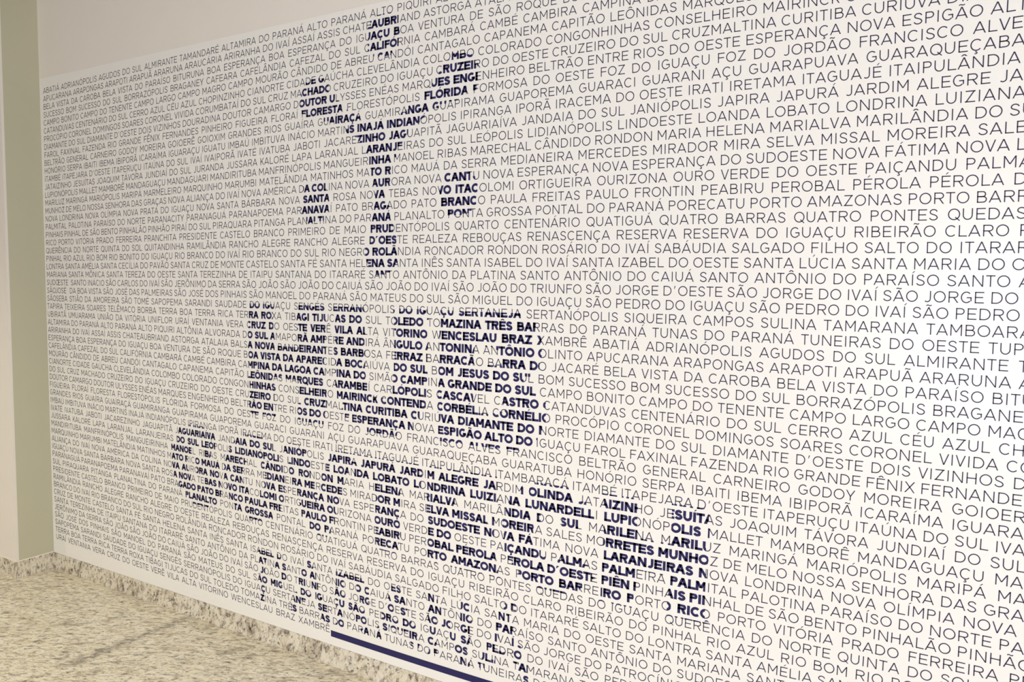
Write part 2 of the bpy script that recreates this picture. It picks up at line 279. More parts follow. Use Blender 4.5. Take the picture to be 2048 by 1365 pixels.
SANTA TEREZINHA DE ITAIPU SANTANA DO ITARARÉ SANTO ANTÔNIO DA PLATINA SANTO ANTÔNIO DO CAIUÁ SANTO ANTÔNIO DO PARAÍSO SANTO ANTÔNIO DO SUDOESTE SANTO INÁCIO SÃO CARLOS DO IVAÍ SÃO
JERÔNIMO DA SERRA SÃO JOÃO SÃO JOÃO DO CAIUÁ SÃO JOÃO DO IVAÍ SÃO JOÃO DO TRIUNFO SÃO JORGE D’OESTE SÃO JORGE DO IVAÍ SÃO JORGE DO PATROCÍNIO SÃO JOSÉ DA BOA VISTA SÃO JOSÉ DAS PALMEIRAS
SÃO JOSÉ DOS PINHAIS SÃO MANOEL DO PARANÁ SÃO MATEUS DO SUL SÃO MIGUEL DO IGUAÇU SÃO PEDRO DO IGUAÇU SÃO PEDRO DO IVAÍ SÃO PEDRO DO PARANÁ SÃO SEBASTIÃO DA AMOREIRA SÃO TOMÉ
SAPOPEMA SARANDI SAUDADE DO IGUAÇU SENGÉS SERRANÓPOLIS DO IGUAÇU SERTANEJA SERTANÓPOLIS SIQUEIRA CAMPOS SULINA TAMARANA TAMBOARA TAPEJARA TAPIRA TEIXEIRA SOARES TELÊMACO BORBA
TERRA BOA TERRA RICA TERRA ROXA TIBAGI TIJUCAS DO SUL TOLEDO TOMAZINA TRÊS BARRAS DO PARANÁ TUNAS DO PARANÁ TUNEIRAS DO OESTE TUPÃSSI TURVO UBIRATÃ UMUARAMA UNIÃO DA VITÓRIA UNIFLOR
URAÍ VENTANIA VERA CRUZ DO OESTE VERÊ VILA ALTA VITORINO WENCESLAU BRAZ XAMBRÊ""".split('\n')
ADV = {"A":0.7352,"B":0.6908,"C":0.7149,"D":0.7505,"E":0.655,"F":0.6057,"G":0.7361,"H":0.7459,"I":0.3089,"J":0.5433,"K":0.6148,"L":0.5863,"M":0.8389,"N":0.7788,"O":0.81,"P":0.642,"Q":0.7859,"R":0.7156,"S":0.6222,"T":0.576,"U":0.7335,"V":0.6198,"W":1.0008,"X":0.6873,"Y":0.6295,"Z":0.667,"’":0.376}
SPACE = [0.3564,0.2827,0.4196,0.4067,0.3263,0.3007,0.2585,0.2899,0.4177,0.398,0.3059,0.3392,0.3379,0.2553,0.3298,0.2441,0.3798,0.3925,0.2534,0.4358,0.4147,0.3143,0.2639,0.3419,0.242,0.2678,0.3914,0.3884,0.4344,0.3081,0.3367,0.3226,0.2901,0.3723,0.3382,0.3754,0.2542,0.4632,0.373,0.2555,0.4126,0.4517,0.5127,0.2855,0.3814,0.2785,0.2575,0.4491,0.3738,0.3715,0.2776,0.3601,0.3359,0.2482,0.4179,0.3244,0.3018,0.4238]
# rectangles (from, to, low, high) of every line inside which the letters are heavy
HEAVY = {1:[[55.19,56.83,-0.28,0.08]],
2:[[54.19,54.51,-0.28,0.24],[54.45,57.59,-0.28,1.1]],
3:[[54.21,57.8,-0.28,1.1]],
4:[[54.2,57.71,-0.28,1.1]],
5:[[54.9,57.0,0.48,1.1],[55.42,56.89,0.31,0.48]],
6:[[46.57,47.22,-0.28,0.24],[47.16,48.38,-0.28,0.45],[48.06,49.02,-0.28,0.41],[62.93,63.23,-0.28,0.1],[63.33,64.03,-0.28,0.52],[64.03,64.78,-0.28,0.41],[64.78,65.37,-0.28,0.24]],
7:[[45.99,49.53,-0.28,1.1],[62.02,62.44,-0.28,0.24],[62.43,65.62,-0.28,1.1],[65.62,65.96,-0.28,0.41]],
8:[[45.87,50.36,-0.28,1.1],[50.49,50.8,-0.28,0.1],[61.16,61.42,-0.28,0.14],[61.37,61.63,-0.28,0.34],[61.57,65.93,-0.28,1.1]],
9:[[46.08,46.55,0.34,1.1],[46.55,51.18,-0.28,1.1],[51.67,51.91,-0.28,0.17],[60.46,64.87,-0.28,1.1],[65.31,65.84,0.21,1.1]],
10:[[48.95,49.71,0.34,1.1],[49.71,50.39,0.17,1.1],[50.39,53.06,-0.28,1.1],[53.06,53.42,-0.28,0.41],[58.03,58.58,-0.28,0.21],[58.58,59.01,-0.28,0.41],[58.9,61.03,-0.28,1.1],[61.34,62.07,0.17,1.1],[62.06,62.83,0.45,1.1],[62.83,64.09,0.59,1.1]],
11:[[51.7,52.12,-0.28,0.41],[52.06,59.67,-0.28,1.1],[59.67,60.1,0.14,1.1],[60.09,60.62,0.41,0.97]],
12:[[52.85,53.15,0.55,1.1],[53.03,53.51,0.17,1.1],[53.39,58.55,-0.28,1.1],[58.55,58.88,0.24,1.1]],
13:[[54.17,57.74,-0.28,1.1],[57.74,58.24,0.31,1.1]],
14:[[54.53,57.09,-0.28,1.1],[57.37,57.59,0.41,1.1]],
15:[[54.77,57.05,-0.28,1.1]],
16:[[46.37,49.34,-0.28,1.1],[55.02,56.89,-0.28,1.1],[62.69,65.31,-0.28,1.1],[65.5,65.8,-0.28,0.31]],
17:[[46.31,49.67,-0.28,1.1],[55.26,56.34,-0.28,1.1],[62.26,66.0,-0.28,1.1]],
18:[[46.12,49.64,-0.28,1.1],[55.15,56.63,-0.28,1.1],[56.63,56.86,-0.28,0.34],[62.33,65.92,-0.28,1.1]],
19:[[46.78,47.05,0.28,1.1],[46.98,47.63,0.07,1.1],[47.63,49.05,0.24,1.1],[54.93,56.98,-0.28,1.1],[63.08,64.56,0.21,1.1],[64.56,65.2,0.31,1.1],[65.19,65.49,0.52,1.1]],
20:[[54.76,57.32,-0.28,1.1]],
21:[[54.71,57.67,-0.28,1.1]],
22:[[54.14,57.76,-0.28,1.1]],
23:[[54.26,54.55,0.41,1.1],[54.49,57.62,-0.28,1.1],[57.62,57.85,0.34,1.1]],
24:[[55.37,55.83,0.28,1.1],[55.83,56.51,0.34,1.1],[56.51,57.01,0.52,1.1]],
27:[[38.83,42.33,-0.28,0.46],[45.71,49.19,-0.28,0.44],[50.32,54.06,-0.28,0.43],[57.37,57.59,-0.28,0.34],[58.03,61.11,-0.28,0.43],[62.36,63.74,-0.28,0.41],[64.19,70.2,-0.28,0.38]],
28:[[38.71,42.18,-0.28,1.1],[45.54,49.31,-0.28,1.1],[50.51,53.77,-0.28,1.1],[57.45,60.64,-0.28,1.1],[61.01,61.22,0.55,1.1],[62.42,71.57,-0.28,1.1]],
29:[[38.62,42.27,-0.28,1.1],[45.6,49.27,-0.28,1.1],[50.44,54.15,-0.28,1.1],[57.48,61.07,-0.28,1.1],[62.35,72.07,-0.28,1.1]],
30:[[38.57,42.37,-0.28,1.1],[45.62,49.26,-0.28,1.1],[50.5,54.06,-0.28,1.1],[57.48,61.15,-0.28,1.1],[62.33,65.85,-0.28,1.1],[66.77,67.06,0.59,1.1],[67.25,67.54,0.59,1.1],[67.92,68.34,0.38,1.1],[68.34,72.13,-0.28,1.1]],
31:[[38.51,42.39,-0.28,1.1],[42.74,45.68,-0.28,0.44],[45.68,49.32,-0.28,1.1],[50.37,54.14,-0.28,1.1],[57.51,61.08,-0.28,1.1],[62.28,65.81,-0.28,1.1],[66.98,68.41,-0.28,0.14],[68.4,71.95,-0.28,1.1]],
32:[[38.64,49.09,-0.28,1.1],[50.48,54.11,-0.28,1.1],[57.48,61.11,-0.28,1.1],[62.29,70.54,-0.28,1.1],[70.54,71.17,0.45,1.1]],
33:[[38.62,49.17,-0.28,1.1],[50.47,54.13,-0.28,1.1],[57.37,61.11,-0.28,1.1],[62.26,71.66,-0.28,1.1]],
34:[[38.48,42.01,-0.28,1.1],[42.02,43.36,0.34,1.1],[43.85,45.64,0.31,1.1],[45.63,48.9,-0.28,1.1],[50.46,54.36,-0.28,1.1],[57.22,61.09,-0.28,1.1],[62.19,65.79,-0.28,1.1],[68.65,71.93,-0.28,1.1],[72.28,72.55,0.14,0.55]],
35:[[38.69,42.24,-0.28,1.1],[42.24,42.49,-0.28,0.41],[45.68,49.34,-0.28,1.1],[50.67,54.95,-0.28,1.1],[54.95,56.68,-0.28,0.55],[56.68,60.93,-0.28,1.1],[62.22,66.19,-0.28,1.1],[66.19,67.26,-0.28,0.17],[67.69,68.36,-0.28,0.28],[68.36,68.83,-0.28,0.48],[68.83,72.57,-0.28,1.1]],
36:[[38.66,42.26,-0.28,1.1],[45.66,45.93,-0.28,0.14],[46.31,49.33,-0.28,1.1],[51.25,60.28,-0.28,1.1],[62.3,72.27,-0.28,1.1]],
37:[[38.56,42.09,-0.28,1.1],[45.55,49.15,-0.28,1.1],[51.65,52.17,0.34,1.1],[52.54,59.52,-0.28,1.1],[62.28,71.44,-0.28,1.1],[71.75,71.88,0.52,1.1]],
38:[[38.61,39.96,0.41,1.1],[40.55,42.43,0.45,1.1],[45.56,48.94,0.38,1.1],[53.08,53.5,0.62,1.1],[54.21,57.8,0.29,1.1],[62.36,64.67,0.38,1.1],[65.37,68.39,0.41,1.1],[69.0,70.17,0.48,1.1]],
40:[[28.58,31.28,-0.28,0.21],[37.58,40.55,-0.28,0.21],[44.13,45.98,-0.28,0.08],[49.99,60.17,-0.28,0.09],[61.3,67.65,-0.28,0.11],[67.98,68.18,-0.28,0.11],[71.67,74.73,-0.28,0.15],[77.57,78.76,-0.28,0.1],[79.12,80.09,-0.28,0.11],[83.05,85.52,-0.28,0.11]],
41:[[26.79,33.07,-0.28,1.1],[36.03,36.27,-0.28,0.34],[36.27,41.98,-0.28,1.1],[43.55,46.64,-0.28,1.1],[49.47,52.42,-0.28,1.1],[52.42,53.09,-0.28,0.34],[53.58,57.61,-0.28,1.1],[58.12,60.55,-0.28,1.1],[61.11,68.14,-0.28,1.1],[70.4,70.72,-0.28,0.59],[71.18,75.09,-0.28,1.1],[75.53,76.21,-0.28,0.22],[77.67,80.43,-0.28,1.1],[83.08,85.85,-0.28,1.1]],
42:[[26.52,33.03,-0.28,1.1],[35.12,35.44,-0.28,0.28],[35.37,42.88,-0.28,1.1],[44.11,47.08,-0.28,1.1],[49.19,51.97,-0.28,1.1],[52.71,60.43,-0.28,1.1],[61.11,68.24,-0.28,1.1],[69.15,69.34,-0.28,0.21],[69.34,76.9,-0.28,1.1],[77.7,80.42,-0.28,1.1],[83.08,85.3,-0.28,1.1],[85.8,85.91,-0.28,1.1]],
43:[[25.47,28.94,-0.28,1.1],[31.16,32.25,-0.28,1.1],[34.61,37.9,-0.28,1.1],[40.16,43.35,-0.28,1.1],[44.22,44.95,-0.28,1.1],[45.5,47.13,-0.28,1.1],[48.58,51.46,-0.28,1.1],[55.19,58.1,-0.28,1.1],[61.03,63.97,-0.28,1.1],[68.99,71.31,-0.28,1.1],[71.88,72.26,-0.28,1.1],[74.14,75.57,-0.28,1.1],[77.73,80.46,-0.28,1.1],[80.71,81.77,-0.28,0.11],[82.32,83.09,-0.28,0.11],[83.08,85.75,-0.28,1.1]],
44:[[25.47,28.19,-0.28,1.1],[29.62,33.64,-0.28,1.1],[34.41,37.36,-0.28,1.1],[40.72,43.53,-0.28,1.1],[44.58,47.6,-0.28,1.1],[48.43,51.19,-0.28,1.1],[55.27,58.07,-0.28,1.1],[61.02,67.27,-0.28,1.1],[67.68,67.92,-0.28,1.1],[68.74,71.6,-0.28,1.1],[77.69,85.93,-0.28,1.1]],
45:[[25.46,28.31,-0.28,1.1],[29.75,33.55,-0.28,1.1],[34.36,37.25,-0.28,1.1],[40.53,43.5,-0.28,1.1],[45.24,50.79,-0.28,1.1],[55.25,58.06,-0.28,1.1],[61.18,67.93,-0.28,1.1],[68.85,71.57,-0.28,1.1],[77.79,85.83,-0.28,1.1]],
46:[[25.72,28.83,-0.28,1.1],[31.19,33.83,-0.28,1.1],[34.68,38.17,-0.28,1.1],[39.87,43.32,-0.28,1.1],[45.55,50.35,-0.28,1.1],[55.15,58.02,-0.28,1.1],[61.15,63.59,-0.28,1.1],[68.93,72.32,-0.28,1.1],[72.32,72.73,-0.28,0.24],[73.83,74.21,-0.28,0.24],[74.11,75.99,-0.28,1.1],[76.0,76.47,-0.28,0.28],[77.67,80.42,-0.28,1.1],[80.51,82.73,0.63,1.1],[83.17,85.82,-0.28,1.1]],
47:[[26.34,33.79,-0.28,1.1],[35.04,42.86,-0.28,1.1],[45.76,50.17,-0.28,1.1],[55.22,58.1,-0.28,1.1],[61.12,68.07,-0.28,1.1],[69.3,69.64,0.34,1.1],[69.64,76.79,-0.28,1.1],[76.79,77.09,0.21,0.41],[77.66,80.48,-0.28,1.1],[83.05,85.83,-0.28,1.1]],
48:[[26.76,27.03,0.72,1.1],[27.72,33.08,-0.28,1.1],[35.9,41.67,-0.28,1.1],[46.85,49.63,-0.28,1.1],[55.21,57.89,-0.28,1.1],[61.09,68.16,-0.28,1.1],[68.16,68.35,-0.28,0.24],[70.27,75.83,-0.28,1.1],[75.83,76.04,0.28,1.1],[77.63,80.32,-0.28,1.1],[82.98,83.29,-0.28,1.1],[83.79,85.88,-0.28,1.1]],
49:[[28.9,31.63,0.48,1.1],[38.13,40.09,0.45,1.1],[47.84,49.15,0.55,1.1],[55.49,57.59,0.61,1.1],[61.44,62.14,0.61,1.1],[63.46,66.78,0.62,1.1],[67.38,68.55,0.62,1.1],[71.96,74.71,0.54,1.1],[77.31,80.22,0.61,1.1],[82.78,86.1,0.61,1.1]],
51:[[68.92,69.26,-0.28,0.55],[69.59,70.07,0.1,1.1]],
52:[[39.35,41.65,-0.28,0.41],[42.12,42.67,-0.28,0.48],[46.38,46.99,-0.28,1.1],[46.99,47.19,-0.28,0.21],[50.16,53.74,-0.28,0.41],[56.97,58.01,-0.28,0.52],[61.09,61.75,-0.28,1.1],[61.96,62.18,-0.28,0.34],[64.61,65.54,-0.28,1.1],[68.42,68.98,-0.28,1.1],[69.17,69.46,-0.28,1.1]],
53:[[39.46,40.13,-0.28,1.1],[40.14,40.58,0.21,1.1],[41.83,42.48,-0.28,0.62],[42.84,43.38,-0.28,1.1],[45.56,46.28,-0.28,1.1],[46.72,47.5,-0.28,1.1],[50.14,51.16,-0.28,1.1],[52.8,53.39,-0.28,1.1],[53.79,54.39,-0.28,1.1],[56.6,56.95,-0.28,0.55],[57.3,58.6,-0.28,1.1],[61.09,62.55,-0.28,1.1],[64.56,65.44,-0.28,1.1],[65.44,65.75,-0.28,0.34],[68.16,69.86,-0.28,1.1]],
54:[[39.56,40.31,-0.28,1.1],[42.7,43.41,-0.28,1.1],[45.14,46.11,-0.28,1.1],[46.93,47.8,-0.28,1.1],[50.04,50.88,-0.28,1.1],[50.88,51.26,-0.28,0.41],[53.21,54.25,-0.28,1.1],[56.41,57.17,-0.28,1.1],[58.01,58.79,-0.28,1.1],[61.08,62.06,-0.28,1.1],[62.49,63.51,-0.28,1.1],[64.56,65.54,-0.28,1.1],[67.94,68.46,-0.28,1.1],[69.63,69.92,-0.28,1.1],[70.24,70.6,-0.28,0.24]],
55:[[39.36,40.64,-0.28,1.1],[41.12,42.69,-0.28,1.1],[44.67,44.88,-0.28,0.14],[45.38,46.21,-0.28,1.1],[46.2,46.89,-0.28,0.34],[47.43,48.37,-0.28,1.1],[50.08,51.24,-0.28,1.1],[51.75,53.06,-0.28,1.1],[53.06,53.74,-0.28,0.34],[55.77,56.86,-0.28,1.1],[56.86,57.74,-0.28,0.34],[58.26,59.28,-0.28,1.1],[59.28,59.73,-0.28,0.34],[61.29,61.95,-0.28,1.1],[63.4,64.04,-0.28,1.1],[64.56,65.55,-0.28,1.1],[67.28,68.08,-0.28,1.1],[68.08,69.06,-0.28,0.28],[69.84,70.61,-0.28,1.1]],
56:[[39.66,40.37,-0.28,1.1],[44.36,45.34,-0.28,1.1],[45.35,46.04,0.41,1.1],[47.74,48.94,-0.28,1.1],[50.24,50.92,-0.28,1.1],[52.63,53.87,-0.28,1.1],[55.24,55.48,-0.28,0.21],[55.9,56.49,-0.28,1.1],[56.68,58.88,0.45,1.1],[58.93,59.84,-0.28,1.1],[61.06,61.72,-0.28,1.1],[61.72,62.05,-0.28,0.34],[63.96,65.24,-0.28,1.1],[66.78,67.69,-0.28,1.1],[67.69,68.09,-0.28,0.28],[69.9,70.28,0.52,1.1],[70.33,71.24,-0.28,1.1]],
57:[[39.5,40.1,-0.28,1.1],[43.97,44.81,-0.28,1.1],[48.17,49.3,-0.28,1.1],[50.01,50.66,-0.28,0.24],[50.28,51.05,-0.28,1.1],[53.2,53.57,0.21,0.48],[53.63,54.16,-0.28,1.1],[55.19,55.7,-0.28,1.1],[59.15,59.49,0.28,1.1],[59.94,60.17,0.28,1.1],[61.06,61.33,-0.28,0.48],[61.72,62.1,0.28,1.1],[64.48,65.09,-0.28,1.1],[65.35,65.55,-0.28,0.41],[66.38,66.68,0.21,1.1],[66.89,67.09,0.28,1.1],[70.81,71.31,-0.28,1.1]]}
# slow drift of the hand-laid print over the wall
WARP = [[0,0,-0.4919,-0.0484],[0,1,0.0055,0.9076],[0,2,0.4184,0.0538],[0,3,0.0181,-0.9315],[0,4,-0.0694,-0.0426],[0,5,-0.0076,0.1504],[0,6,0.002,0.0124],[0,7,0.0013,0.001],[0,8,-0.0008,0.0003],[0,9,-0.0006,-0.0002],[1,0,1.7036,0.0],[1,1,-0.0577,0.6189],[1,2,-1.4342,0.2214],[1,3,-0.0134,-0.6636],[1,4,0.2012,-0.1208],[1,5,0.0124,0.1594],[1,6,0.0033,0.0232],[1,7,0.0001,0.0033],[1,8,-0.0014,0.0004],[2,0,1.9524,0.0663],[2,1,0.337,-1.7648],[2,2,-1.3269,0.0861],[2,3,-0.1927,0.2289],[2,4,0.2343,-0.0938],[2,5,0.0378,0.1372],[2,6,0.0019,0.0307],[2,7,0.0001,0.003],[3,0,-2.6961,0.0555],[3,1,0.2544,-1.2178],[3,2,0.188,-0.1677],[3,3,-0.1938,0.3426],[3,4,0.2217,0.0061],[3,5,0.0548,0.1476],[3,6,0.0015,0.0168],[4,0,-2.1671,0.0208],[4,1,-0.2166,-0.173],[4,2,0.3435,-0.2621],[4,3,-0.01,0.4641],[4,4,0.2594,0.1179],[4,5,0.0284,0.0762],[5,0,-0.3976,-0.0183],[5,1,-0.41,-0.1636],[5,2,0.6646,-0.1082],[5,3,0.2112,0.6877],[5,4,0.1329,0.0751],[6,0,-0.4908,-0.0335],[6,1,-0.1561,0.3026],[6,2,1.2064,0.098],[6,3,0.1343,0.3426],[7,0,0.3131,-0.0067],[7,1,0.1585,0.8422],[7,2,0.6145,0.0684],[8,0,1.4064,-0.0054],[8,1,0.1027,0.4067],[9,0,0.7236,-0.0091]]
def lay(u, v):
    a = (u-56)/56; b = (v+30)/30
    du = dv = 0.0
    for i, j, cu, cv in WARP:
        t = a**i * b**j
        du += cu*t; dv += cv*t
    return (u+du)*S, (v+dv+VF)*S

CAP = 0.69
# side bearings left and right of every capital
BEAR = {'A':(0.015,0.015),'B':(0.08,0.045),'C':(0.045,0.03),'D':(0.08,0.045),'E':(0.08,0.045),'F':(0.08,0.03),'G':(0.045,0.06),'H':(0.08,0.08),'I':(0.1,0.1),'J':(0.03,0.075),'K':(0.08,0.015),'L':(0.08,0.02),'M':(0.08,0.08),'N':(0.08,0.08),'O':(0.045,0.045),'P':(0.08,0.035),'Q':(0.045,0.03),'R':(0.08,0.04),'S':(0.04,0.04),'T':(0.025,0.025),'U':(0.075,0.075),'V':(0.01,0.01),'W':(0.02,0.02),'X':(0.02,0.02),'Y':(0.01,0.01),'Z':(0.045,0.045),'’':(0.05,0.05)}
TRACK = 0.03
W_LIGHT, W_HEAVY = 0.068, 0.214

def stroke(pts, w, closed=False):
    """quads along a centre line"""
    n = len(pts); out = []
    L_, R_ = [], []
    for i in range(n):
        if closed:
            p0, p1, p2 = pts[i-1], pts[i], pts[(i+1) % n]
        else:
            p0, p1, p2 = pts[max(i-1, 0)], pts[i], pts[min(i+1, n-1)]
        d1 = (p1[0]-p0[0], p1[1]-p0[1]); d2 = (p2[0]-p1[0], p2[1]-p1[1])
        l1 = math.hypot(*d1); l2 = math.hypot(*d2)
        if l1 < 1e-9: d1 = d2; l1 = l2
        if l2 < 1e-9: d2 = d1; l2 = l1
        n1 = (-d1[1]/l1, d1[0]/l1); n2 = (-d2[1]/l2, d2[0]/l2)
        mx, my = n1[0]+n2[0], n1[1]+n2[1]
        k = (mx*mx+my*my)
        if k < 1e-6: mx, my, k = n1[0], n1[1], 2
        sc = w/2*2/k
        sc = min(sc, w/2*2.2/math.sqrt(k))
        L_.append((p1[0]+mx*sc, p1[1]+my*sc)); R_.append((p1[0]-mx*sc, p1[1]-my*sc))
    rng = range(n) if closed else range(n-1)
    for i in rng:
        j = (i+1) % n
        out.append([L_[i], R_[i], R_[j], L_[j]])
    return out
def arc(cx, cy, rx, ry, a0, a1, n):
    return [(cx+rx*math.cos(math.radians(a0+(a1-a0)*i/n)), cy+ry*math.sin(math.radians(a0+(a1-a0)*i/n))) for i in range(n+1)]
def rect(x0, y0, x1, y1):
    return [[(x0, y0), (x1, y0), (x1, y1), (x0, y1)]]
def diag(x0, y0, x1, y1, w):
    """slanted bar with level ends; x are centre positions"""
    L = math.hypot(x1-x0, y1-y0); h = w/2*L/abs(y1-y0)
    return [[(x0-h, y0), (x0+h, y0), (x1+h, y1), (x1-h, y1)]]
def catmull(P, n=4):
    out = []
    for i in range(len(P)-1):
        a = P[max(i-1, 0)]; b = P[i]; c = P[i+1]; d = P[min(i+2, len(P)-1)]
        for k in range(n):
            t = k/n
            out.append(tuple(0.5*((2*b[q])+(-a[q]+c[q])*t+(2*a[q]-5*b[q]+4*c[q]-d[q])*t*t+(-a[q]+3*b[q]-3*c[q]+d[q])*t**3) for q in (0, 1)))
    out.append(P[-1]); return out

GC = {}
def glyph(ch, heavy):
    key = (ch, heavy)
    if key in GC: return GC[key]
    if ch == '’':
        base, marks = ch, ''
    else:
        dec = unicodedata.normalize('NFD', ch); base, marks = dec[0], dec[1:]
    w = W_HEAVY if heavy else W_LIGHT
    wh = w*0.86 if heavy else w          # level bars are a little thinner
    ex = 0.062 if heavy else 0.0
    lb, rb = BEAR[base]
    Wd = ADV[base]-TRACK-lb-rb + ex*2
    if base == 'I':
        lb += (Wd-2*ex)/2-w/2+ex; Wd = w
    Hh = CAP*(1.035 if heavy else 1.0); h = w/2; hh = wh/2; n = 5
    x0 = 0.0; P = []
    xr = Wd; cx = Wd/2
    if base in 'OQ':
        P += stroke(arc(cx, Hh/2, Wd/2-h, Hh/2-hh+.008, 0, 360, 22)[:-1], (w+wh)/2, True)
        if base == 'Q': P += stroke([(Wd*.60, Hh*.26), (Wd*.97, -Hh*.06)], w*.9)
    elif base == 'C':
        P += stroke(arc(cx*1.06, Hh/2, Wd*.53-h, Hh/2-hh+.008, 44, 316, 18), (w+wh)/2)
    elif base == 'G':
        P += stroke(arc(cx*1.03, Hh/2, Wd*.515-h, Hh/2-hh+.008, 46, 318, 18), (w+wh)/2)
        P += rect(xr-w, Hh*.17, xr, Hh*.52) + rect(Wd*.55, Hh*.52-wh, xr, Hh*.52)
    elif base == 'D':
        c0 = Wd*.42
        P += rect(0, 0, w, Hh) + rect(0, Hh-wh, c0, Hh) + rect(0, 0, c0, wh)
        P += stroke(arc(c0, Hh/2, Wd-c0-h, Hh/2-hh, 90, -90, 14), (w+wh)/2)
    elif base in 'BPR':
        yb = Hh*.53 if base == 'B' else Hh*.42
        P += rect(0, 0, w, Hh)
        rt = (Hh-yb)/2
        xt = Wd*(.90 if base == 'B' else .97)
        c0 = max(w, xt-rt*1.05)
        P += rect(0, Hh-wh, c0, Hh) + rect(0, yb-(0 if base != 'B' else hh), c0, yb-(0 if base != 'B' else hh)+wh)
        lo = yb-(0 if base != 'B' else hh)
        P += stroke(arc(c0, (Hh+lo)/2, xt-c0-h, (Hh-lo)/2-hh, 90, -90, 9), (w+wh)/2)
        if base == 'B':
            hi = yb+hh; c1 = max(w, Wd-hi/2*1.05)
            P += rect(0, 0, c1, wh) + rect(0, hi-wh, c1, hi)
            P += stroke(arc(c1, hi/2, Wd-c1-h, hi/2-hh, 90, -90, 9), (w+wh)/2)
        if base == 'R': P += diag(xr-h*1.3, 0, Wd*.52, lo+wh*.5, w*1.02)
    elif base == 'S':
        yy = lambda f: hh-.005 + f*(Hh-wh+.01)
        xx = lambda f: h + f*(Wd-w)
        pts = [(.95, .80), (.80, .94), (.52, 1.0), (.24, .95), (.07, .79), (.15, .62), (.48, .52), (.83, .41), (.98, .23), (.82, .06), (.50, 0), (.20, .05), (.0, .19)]
        P += stroke(catmull([(xx(a), yy(b)) for a, b in pts], 2), (w+wh)/2)
    elif base == 'U':
        r = Wd/2-h; ry = min(r*1.05, Hh*.42); cy = ry+hh-.005
        P += rect(0, cy, w, Hh) + rect(xr-w, cy, xr, Hh) + stroke(arc(cx, cy, r, ry, 180, 360, 12), (w+wh)/2)
    elif base == 'J':
        r = (Wd-w)*.52; cy = r+hh-.005
        P += rect(xr-w, cy, xr, Hh) + stroke(arc(xr-h-r, cy, r, r, 0, -135, 9), (w+wh)/2)
    elif base == 'A':
        P += diag(h*1.1, 0, cx, Hh, w) + diag(xr-h*1.1, 0, cx, Hh, w) + rect(Wd*.20, Hh*.24, Wd*.80, Hh*.24+wh)
    elif base == 'V':
        P += diag(cx, 0, h*1.1, Hh, w) + diag(cx, 0, xr-h*1.1, Hh, w)
    elif base == 'W':
        a = w*.92
        P += diag(Wd*.27, 0, h*1.1, Hh, a) + diag(Wd*.27, 0, cx, Hh, a) + diag(Wd*.73, 0, cx, Hh, a) + diag(Wd*.73, 0, xr-h*1.1, Hh, a)
    elif base == 'M':
        P += rect(0, 0, w, Hh) + rect(xr-w, 0, xr, Hh) + diag(cx, Hh*.30, h, Hh, w*.95) + diag(cx, Hh*.30, xr-h, Hh, w*.95)
    elif base == 'N':
        P += rect(0, 0, w, Hh) + rect(xr-w, 0, xr, Hh) + diag(xr-h, 0, h, Hh, w*.95)
    elif base == 'H':
        P += rect(0, 0, w, Hh) + rect(xr-w, 0, xr, Hh) + rect(0, Hh*.52-hh, xr, Hh*.52+hh)
    elif base == 'I':
        P += rect(0, 0, w, Hh)
    elif base in 'EF':
        P += rect(0, 0, w, Hh) + rect(0, Hh-wh, xr, Hh) + rect(0, Hh*.51-hh, xr*.90, Hh*.51+hh)
        if base == 'E': P += rect(0, 0, xr, wh)
    elif base == 'L':
        P += rect(0, 0, w, Hh) + rect(0, 0, xr, wh)
    elif base == 'T':
        P += rect(cx-h, 0, cx+h, Hh) + rect(0, Hh-wh, xr, Hh)
    elif base == 'X':
        P += diag(h*1.2, 0, xr-h*1.4, Hh, w) + diag(xr-h*1.2, 0, h*1.4, Hh, w)
    elif base == 'Y':
        P += diag(cx, Hh*.40, h*1.1, Hh, w) + diag(cx, Hh*.40, xr-h*1.1, Hh, w) + rect(cx-h, 0, cx+h, Hh*.44)
    elif base == 'K':
        P += rect(0, 0, w, Hh) + diag(w*.6, Hh*.32, xr-h*1.3, Hh, w) + diag(xr-h*1.3, 0, Wd*.40, Hh*.58, w)
    elif base == 'Z':
        P += rect(0, 0, xr, wh) + rect(Wd*.04, Hh-wh, xr, Hh) + diag(h*1.4, 0, xr-h*1.4, Hh, w)
    elif base == '’':
        P += [[(.06, Hh*.70), (.10, Hh*.70), (.10+w*1.1, Hh), (.10, Hh)]]
    for mk in marks:
        mw = min(w, .10)
        if mk == '\u0301': P += [[(cx-.02-mw*.3, Hh+.075), (cx-.02+mw*.5, Hh+.075), (cx+.11+mw*.5, Hh+.20), (cx+.11-mw*.6, Hh+.20)]]
        elif mk == '\u0303':
            P += stroke([(cx-.15, Hh+.09), (cx-.10, Hh+.135), (cx-.04, Hh+.135), (cx+.04, Hh+.10), (cx+.10, Hh+.10), (cx+.15, Hh+.145)], mw*.9)
        elif mk == '\u0302': P += diag(cx-.13, Hh+.07, cx, Hh+.18, mw) + diag(cx+.13, Hh+.07, cx, Hh+.18, mw)
        elif mk == '\u0327':
            P += stroke([(cx+.02, .0), (cx-.01, -.07), (cx+.06, -.09), (cx+.06, -.15), (cx-.0, -.175), (cx-.07, -.165)], mw*.8)
    # split long pieces so that the slow drift of the print stays smooth; shift the heavy cut out by its extra width
    P = [[(x-ex+lb, y-(0.012 if heavy else 0)) for x, y in poly] for poly in P]
    GC[key] = P
    return P

